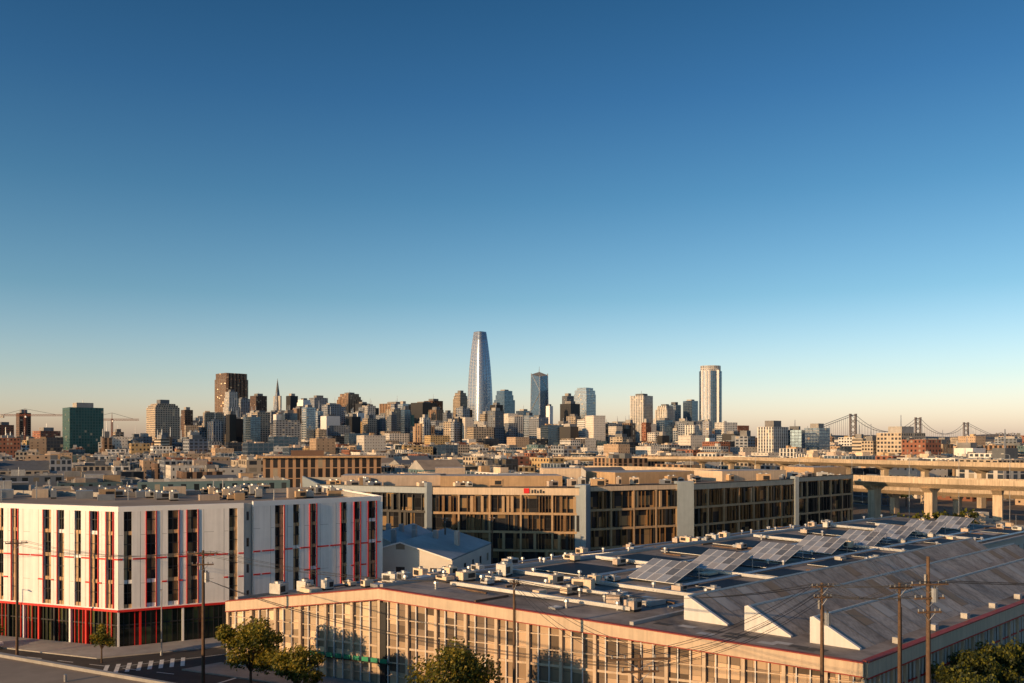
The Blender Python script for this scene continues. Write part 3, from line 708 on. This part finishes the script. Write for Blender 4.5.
# ------------------------------------------------------------------ tower cranes
def crane(col,D,zj,l0,l1):
    mb=MB(); x,y=site(col,D)
    for sx in (-1,1):
        for sy in (-1,1): mb.cyl((x+sx,y+sy,0),(x+sx,y+sy,zj+2),.35,.35,'craneR',4)
    z=0
    while z<zj:
        mb.cyl((x-1,y-1,z),(x+1,y-1,z+4),.22,.22,'craneR',4); mb.cyl((x+1,y+1,z),(x-1,y+1,z+4),.22,.22,'craneR',4); z+=4
    for dz in (0,2.2): mb.cyl((x-l0,y-(0),zj+dz),(x+l1,y,zj+dz*.9),.3,.3,'craneR',4)
    t=-l0
    while t<l1-3: mb.cyl((x+t,y,zj),(x+t+3,y,zj+2.1),.2,.2,'craneR',4); mb.cyl((x+t+3,y,zj+2.1),(x+t+4,y,zj),.2,.2,'craneR',4); t+=4
    mb.cyl((x,y,zj),(x,y,zj+11),.6,.3,'craneR',4); mb.cyl((x,y,zj+11),(x+l1*.8,y,zj+2),.2,.2,'dark',4); mb.cyl((x,y,zj+11),(x-l0*.9,y,zj+2),.2,.2,'dark',4)
    mb.obox(x-l0+3,y,zj-3,5,2.4,4,0,'conc'); mb.obox(x+1.8,y-1.5,zj-2.5,2,2,2.5,0,'whiteT')
    mb.build('tower_crane')
crane(25,1350,68,38,60); crane(112,1300,60,45,40)
# ------------------------------------------------------------------ suspension bridge
bm=MB()
TW=[(site(853,4300),162),(site(918,4840),160),(site(966,5600),150)]
def br_tower(x,y,zt_):
    for s_ in (-13,13):
        bm.obox(x+s_,y,0,8,9,zt_,.4,'bridge'); bm.obox(x+s_,y,zt_,9,10,4,.4,'bridge')
    z=62
    while z<zt_-20:
        bm.cyl((x-11,y,z),(x+11,y,z+24),1.8,1.8,'bridge',4); bm.cyl((x+11,y,z),(x-11,y,z+24),1.8,1.8,'bridge',4); z+=28
    bm.cyl((x-13,y,zt_-3),(x+13,y,zt_-3),2.4,2.4,'bridge',4); bm.cyl((x-13,y,60),(x+13,y,60),2.5,2.5,'bridge',4)
for (p,z) in TW: br_tower(*p,z)
ends=[(site(800,3600),58)]+TW+[(site(1060,7200),70)]
for k in range(len(ends)-1):
    (p,za_),(q,zb_)=ends[k],ends[k+1]; n=24; sag=0 if k in(0,) else 80
    pts=[]
    for i in range(n+1):
        t=i/n; z=za_+(zb_-za_)*t-4*sag*t*(1-t); z=max(z,66) if 0<i<n else z; pts.append(Vector((p[0]+(q[0]-p[0])*t,p[1]+(q[1]-p[1])*t,z)))
    for i in range(n):
        for s_ in (-12,12): bm.cyl(pts[i]+Vector((s_,0,0)),pts[i+1]+Vector((s_,0,0)),1.3,1.3,'bridge',4,False)
        if i: bm.cyl((pts[i].x,pts[i].y,58),pts[i],.7,.7,'bridge',4,False)
    d=Vector((q[0]-p[0],q[1]-p[1])); a=math.atan2(d.y,d.x); bm.obox((p[0]+q[0])/2,(p[1]+q[1])/2,50,d.length,20,9,a,'bridge')
bm.build('suspension_bridge')
def portc(col,D):
    mb=MB(); x,y=site(col,D)
    for sx in (-9,9):
        for sy in (-7,7): mb.cyl((x+sx,y+sy,0),(x+sx*.8,y+sy,50),1.1,1.1,'bridge',4)
    mb.obox(x,y,38,22,16,3,0,'bridge'); mb.cyl((x-32,y,42),(x+22,y,42),1.5,1.5,'bridge',4); mb.cyl((x,y,50),(x-30,y,43),.7,.7,'bridge',4); mb.cyl((x,y,50),(x+20,y,43),.7,.7,'bridge',4); mb.build('gantry_crane')
portc(1001,2100); portc(1013,2150)
nr=MB(); pl=[(-90,55),(-35,28),(-14,60),(-25,65.7),(-43.9,75.4),(-70,88.8)]
nr.block(pl,0,10,'plainT','roofW',4,3.5,0,.25)
for x,y in ((-34,69),(-46,74),(-52,76),(-28,64),(-60,81)): nr.cyl((x,y-2,9.7),(x,y-2,10.3),.12,.12,'duct',8)
nr.build('low_flat_roof_building')
# ------------------------------------------------------------------ trees
def tree_mesh(seed,h,rad,nleaf,ls,cols=('leafA','leafB','leafD')):
    r=random.Random(seed); mb=MB(); th=h*.38
    mb.cyl((0,0,-.2),(0,0,th),.17*h/7,.11*h/7,'bark',7)
    lobes=[]
    for i in range(12):
        a=i*2.4+r.uniform(-.4,.4); rr=rad*r.uniform(.25,.78); z=h*r.uniform(.45,.88)
        c=Vector((math.cos(a)*rr,math.sin(a)*rr,z)); lobes.append((c,rad*r.uniform(.22,.45)))
        mid=Vector((c.x*.4,c.y*.4,th+(z-th)*.5)); mb.cyl((0,0,th*.85),mid,.08*h/7,.05*h/7,'bark',5); mb.cyl(mid,c,.05*h/7,.02,'bark',4)
    lobes.append((Vector((0,0,h*.83)),rad*.45))
    for i in range(nleaf):
        c,lr=r.choice(lobes); d=Vector((r.gauss(0,1),r.gauss(0,1),r.gauss(0,.85))).normalized()*lr*(r.random()**.4)*r.uniform(.85,1.3)
        p=c+d
        n=Vector((r.gauss(0,1),r.gauss(0,1),r.gauss(.5,1))).normalized(); u=n.orthogonal().normalized(); w=n.cross(u); s=ls*r.uniform(.6,1.4)
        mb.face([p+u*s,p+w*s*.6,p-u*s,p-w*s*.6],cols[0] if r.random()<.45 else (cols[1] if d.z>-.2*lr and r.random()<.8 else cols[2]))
    return mb
def tree(x,y,z,seed,h,rad,nl=6000,ls=.17,cols=('leafA','leafB','leafD')):
    o=tree_mesh(seed,h,rad,nl,ls,cols).build('street_tree'); o.location=(x,y,z); return o
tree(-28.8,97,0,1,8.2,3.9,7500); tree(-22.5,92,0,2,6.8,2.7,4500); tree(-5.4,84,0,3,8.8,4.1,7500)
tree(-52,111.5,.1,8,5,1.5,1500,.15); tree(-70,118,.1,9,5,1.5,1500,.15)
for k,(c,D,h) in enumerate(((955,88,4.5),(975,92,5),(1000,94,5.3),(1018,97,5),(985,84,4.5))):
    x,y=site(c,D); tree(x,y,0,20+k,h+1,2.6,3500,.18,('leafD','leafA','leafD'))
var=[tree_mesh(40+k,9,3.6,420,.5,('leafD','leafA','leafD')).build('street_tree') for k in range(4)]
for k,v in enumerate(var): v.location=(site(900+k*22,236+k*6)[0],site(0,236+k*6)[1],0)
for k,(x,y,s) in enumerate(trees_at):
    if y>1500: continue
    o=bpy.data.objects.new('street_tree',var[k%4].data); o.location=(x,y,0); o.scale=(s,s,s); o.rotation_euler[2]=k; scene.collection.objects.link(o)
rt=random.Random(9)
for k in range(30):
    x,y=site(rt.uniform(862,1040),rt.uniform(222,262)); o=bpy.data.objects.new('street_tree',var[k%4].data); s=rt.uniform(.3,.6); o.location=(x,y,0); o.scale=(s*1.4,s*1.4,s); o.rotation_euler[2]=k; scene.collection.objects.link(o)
lot=MB(); lot.cap([(92,150),(150,160),(150,215),(110,215)],.006,'asph'); lot.build('parking_lot')
for k,(c,D,w_,d_,h_) in enumerate(((905,252,22,9,4),(960,262,26,10,4.5),(1010,250,16,9,3.8),(1000,206,16,8,3.6),(930,214,14,7,3.4))):
    m2=MB(); lowrise(m2,*site(c,D),w_,d_,h_,AU-.2,random.Random(k+4),k); m2.build('storage_shed')
# ------------------------------------------------------------------ cars
def car(x,y,z,a,paint):
    mb=MB(); c,s=math.cos(a),math.sin(a); X=lambda u,v,w_:(x+u*c-v*s,y+u*s+v*c,z+w_)
    prof=[(-2.2,.35),(-2.25,.8),(-2.1,.98),(-1.3,1.02),(1.0,1.0),(2.0,.85),(2.22,.65),(2.2,.35)]
    hw=.88
    for sd in (-1,1): mb.face([X(u,sd*hw,w_) for u,w_ in prof],paint)
    for i in range(len(prof)):
        p,q=prof[i],prof[(i+1)%len(prof)]; mb.face([X(p[0],-hw,p[1]),X(p[0],hw,p[1]),X(q[0],hw,q[1]),X(q[0],-hw,q[1])],paint)
    b0=[X(-1.75,-.8,1.0),X(1.05,-.8,1.0),X(1.05,.8,1.0),X(-1.75,.8,1.0)]; b1=[X(-1.15,-.66,1.46),X(.3,-.66,1.46),X(.3,.66,1.46),X(-1.15,.66,1.46)]
    mb.box8(b0+b1,'carG',paint)
    for u in (-1.35,1.35):
        for sd in (-1,1): mb.cyl(X(u,sd*.7,.33),X(u,sd*.92,.33),.33,.33,'tyre',12); mb.cyl(X(u,sd*.92,.33),X(u,sd*.93,.33),.18,.18,'steel',8)
    for sd in (-.6,.6): mb.obox(*X(2.2,sd,0)[:2],z+.62,.08,.35,.16,a,'whiteT'); mb.obox(*X(-2.24,sd,0)[:2],z+.68,.08,.35,.16,a,'signR')
    mb.build('parked_car')
cp=['carW','carB','carK','carR','carS','carS','carW']
for k in range(22):
    rw=k%2; car(101+(k//2)*2.9+rw*4,(168 if rw==0 else 182)+(k//2)*1.5,.012,AU+1.57+rt.uniform(-.05,.05),cp[k*3%7])
for k in range(3): car(-86+k*7.3,126.4-k*2.7-1.5,.01,math.radians(-20),cp[(k*3+1)%7])
# ------------------------------------------------------------------ poles and wires
def pole(x,y,zt_,arms,yaw,z0=None,transf=False,r=.17):
    z0=gz(x,y)-.3 if z0 is None else z0; mb=MB(); mb.cyl((x,y,z0),(x,y,zt_),r,r*.65,'wood',10)
    pts=[]
    c,s=math.cos(yaw),math.sin(yaw)
    for dz,l in arms:
        z=zt_-dz; mb.obox(x+s*.2,y-c*.2,z-.07,l,.12,.14,yaw,'wood')
        for t in (-.46,-.25,.25,.46):
            px,py=x+t*l*c,y+t*l*s-.2; mb.cyl((px,py,z+.07),(px,py,z+.27),.05,.07,'steel',6); pts.append((px,py,z+.27))
        for q in (-1,1): mb.cyl((x,y-.12,z-.7),(x+q*l*.28*c,y+q*l*.28*s-.2,z-.03),.025,.025,'steel',4)
    if transf:
        mb.cyl((x+.45,y-.1,zt_-3.6),(x+.45,y-.1,zt_-2.5),.28,.28,'steel',10); mb.cyl((x+.45,y-.1,zt_-2.5),(x+.45,y-.1,zt_-2.3),.1,.06,'dark',6); mb.obox(x+.2,y-.1,zt_-3.2,.4,.1,.1,0,'dark')
        mb.cyl((x-.3,y-.15,zt_-2.2),(x-.3,y-.15,zt_-1.4),.09,.09,'conc',8)
    mb.cyl((x+.19,y,z0),(x+.17,y,zt_-2),.03,.03,'dark',5)
    mb.build('utility_pole'); return pts
A=pole(-35.1,100,15.7,((.35,3.4),(1.6,2.4)),.15,None,True,.2)
B=pole(-64.7,115,15.2,((.4,2.6),),.4)
C=pole(.2,85,14.7,((.3,.9),),.2)
D_=pole(26.4,75,16.0,((.3,2.0),(1.2,1.6)),.1,None,True)
E=pole(31.7,72,16.5,((.4,1.9),),.1)
F=pole(33.1,70,18.9,((2.2,3.2),(3.3,2.6),(4.4,2.0)),.15,None,True,.2)
G=pole(8.7,60,13.5,((.25,4.2),(1.1,2.6)),.1)
Hh=pole(*site(445,163),14,((.3,1.2),),.3)
I_=pole(*site(492,176),13,((.3,1.2),),.3)
far1=[(120+i*.5,60+i*.3,19) for i in range(4)]; far0=[(-130,130+i*.6,15) for i in range(4)]
far2=[(75,190,14),(75.6,190,14),(76,190,13.5),(76.5,190,13.5)]
def wires(P,Qs,sag=1.2,name='power_line'):
    cu=bpy.data.curves.new(name,'CURVE'); cu.dimensions='3D'; cu.bevel_depth=.018; cu.bevel_resolution=1
    for p,q in zip(P,Qs):
        sp=cu.splines.new('POLY'); sp.points.add(14)
        for i in range(15):
            t=i/14; sp.points[i].co=(p[0]+(q[0]-p[0])*t,p[1]+(q[1]-p[1])*t,p[2]+(q[2]-p[2])*t-4*sag*t*(1-t),1)
    cu.materials.append(M['dark']); o=bpy.data.objects.new(name,cu); scene.collection.objects.link(o)
wires(A,B); wires(B,far0); wires(A[:4],C); wires(C,D_[:4],1.5); wires(D_,E[:4]); wires(D_,F,.4); wires(F,far1,1); wires(F[4:8],far2,1.5); wires(F[8:],[(p[0]-3,p[1]+2,p[2]-2) for p in far2],2); wires(G,D_,1); wires(G,C,1.0); wires(G[4:],[(-35.1,100,12.5)]*4,1.5)
def lamp(x,y,a,h=8.5):
    mb=MB(); mb.cyl((x,y,0),(x,y,h),.1,.06,'steel',8); mb.cyl((x,y,0),(x,y,.5),.18,.16,'steel',8)
    ex,ey=x+math.cos(a)*2,y+math.sin(a)*2; mb.cyl((x,y,h),(ex,ey,h+.4),.05,.04,'steel',6); mb.obox(ex,ey,h+.32,.8,.3,.14,a,'hvac'); mb.build('street_lamp')
lamp(-46,115.5,-1.2); lamp(-75,121,-1.8)
rs=random.Random(31)
for k in range(10):
    p=VP[8+k*5]; lamp(p[0],p[1],rs.uniform(0,6),24)
# ------------------------------------------------------------------ light and sky
EL=math.radians(12.5); az=Vector((-.76,-.65)).normalized()
sun=bpy.data.lights.new('sun','SUN'); sun.energy=5.0; sun.angle=math.radians(.5); sun.color=(1,.62,.30)
so=bpy.data.objects.new('sun',sun); scene.collection.objects.link(so)
d=Vector((az.x*math.cos(EL),az.y*math.cos(EL),math.sin(EL))); so.rotation_euler=d.to_track_quat('Z','Y').to_euler()
w=bpy.data.worlds.new('World'); scene.world=w; w.use_nodes=True; nt=w.node_tree
sk=nt.nodes.new('ShaderNodeTexSky'); sk.sky_type='NISHITA'; sk.sun_disc=False; sk.sun_elevation=EL; sk.sun_rotation=math.atan2(az.x,az.y)
sk.air_density=1.0; sk.dust_density=1.2; sk.ozone_density=2.0
tc=nt.nodes.new('ShaderNodeTexCoord'); sp=nt.nodes.new('ShaderNodeSeparateXYZ'); nt.links.new(tc.outputs['Generated'],sp.inputs[0])
cr=nt.nodes.new('ShaderNodeValToRGB'); el=cr.color_ramp.elements
stops=[(0.0,(2.4,1.85,2.1)),(.014,(2.2,1.8,2.0)),(.07,(1.5,1.48,1.6)),(.159,(.8,1.1,1.22)),(.265,(.46,.84,1.02)),(.362,(.29,.65,.9)),(.449,(.21,.54,.76)),(1.0,(.17,.44,.72))]
while len(el)<len(stops): el.new(.5)
for i,(p,c) in enumerate(stops): el[i].position=p
for i,(p,c) in enumerate(stops): el[i].position=p; el[i].color=(c[0]/4,c[1]/4,c[2]/4,1)
nt.links.new(sp.outputs[2],cr.inputs[0])
vm=nt.nodes.new('ShaderNodeVectorMath'); vm.operation='MULTIPLY'; nt.links.new(sk.outputs[0],vm.inputs[0]); nt.links.new(cr.outputs[0],vm.inputs[1])
vs=nt.nodes.new('ShaderNodeVectorMath'); vs.operation='SCALE'; vs.inputs['Scale'].default_value=4.0; nt.links.new(vm.outputs[0],vs.inputs[0])
bg=nt.nodes['Background']; bg.inputs[1].default_value=.12
nt.links.new(vs.outputs[0],bg.inputs[0])
cam=bpy.data.cameras.new('camera'); co=bpy.data.objects.new('camera',cam); scene.collection.objects.link(co); scene.camera=co
co.location=(0,0,EYE); co.rotation_euler=(math.pi/2,0,0); cam.sensor_width=36; cam.lens=FOC/1024*36; cam.shift_y=100.5/1024; cam.clip_end=40000; cam.clip_start=.5
print('buildings',cnt,'objs',len(bpy.data.objects))
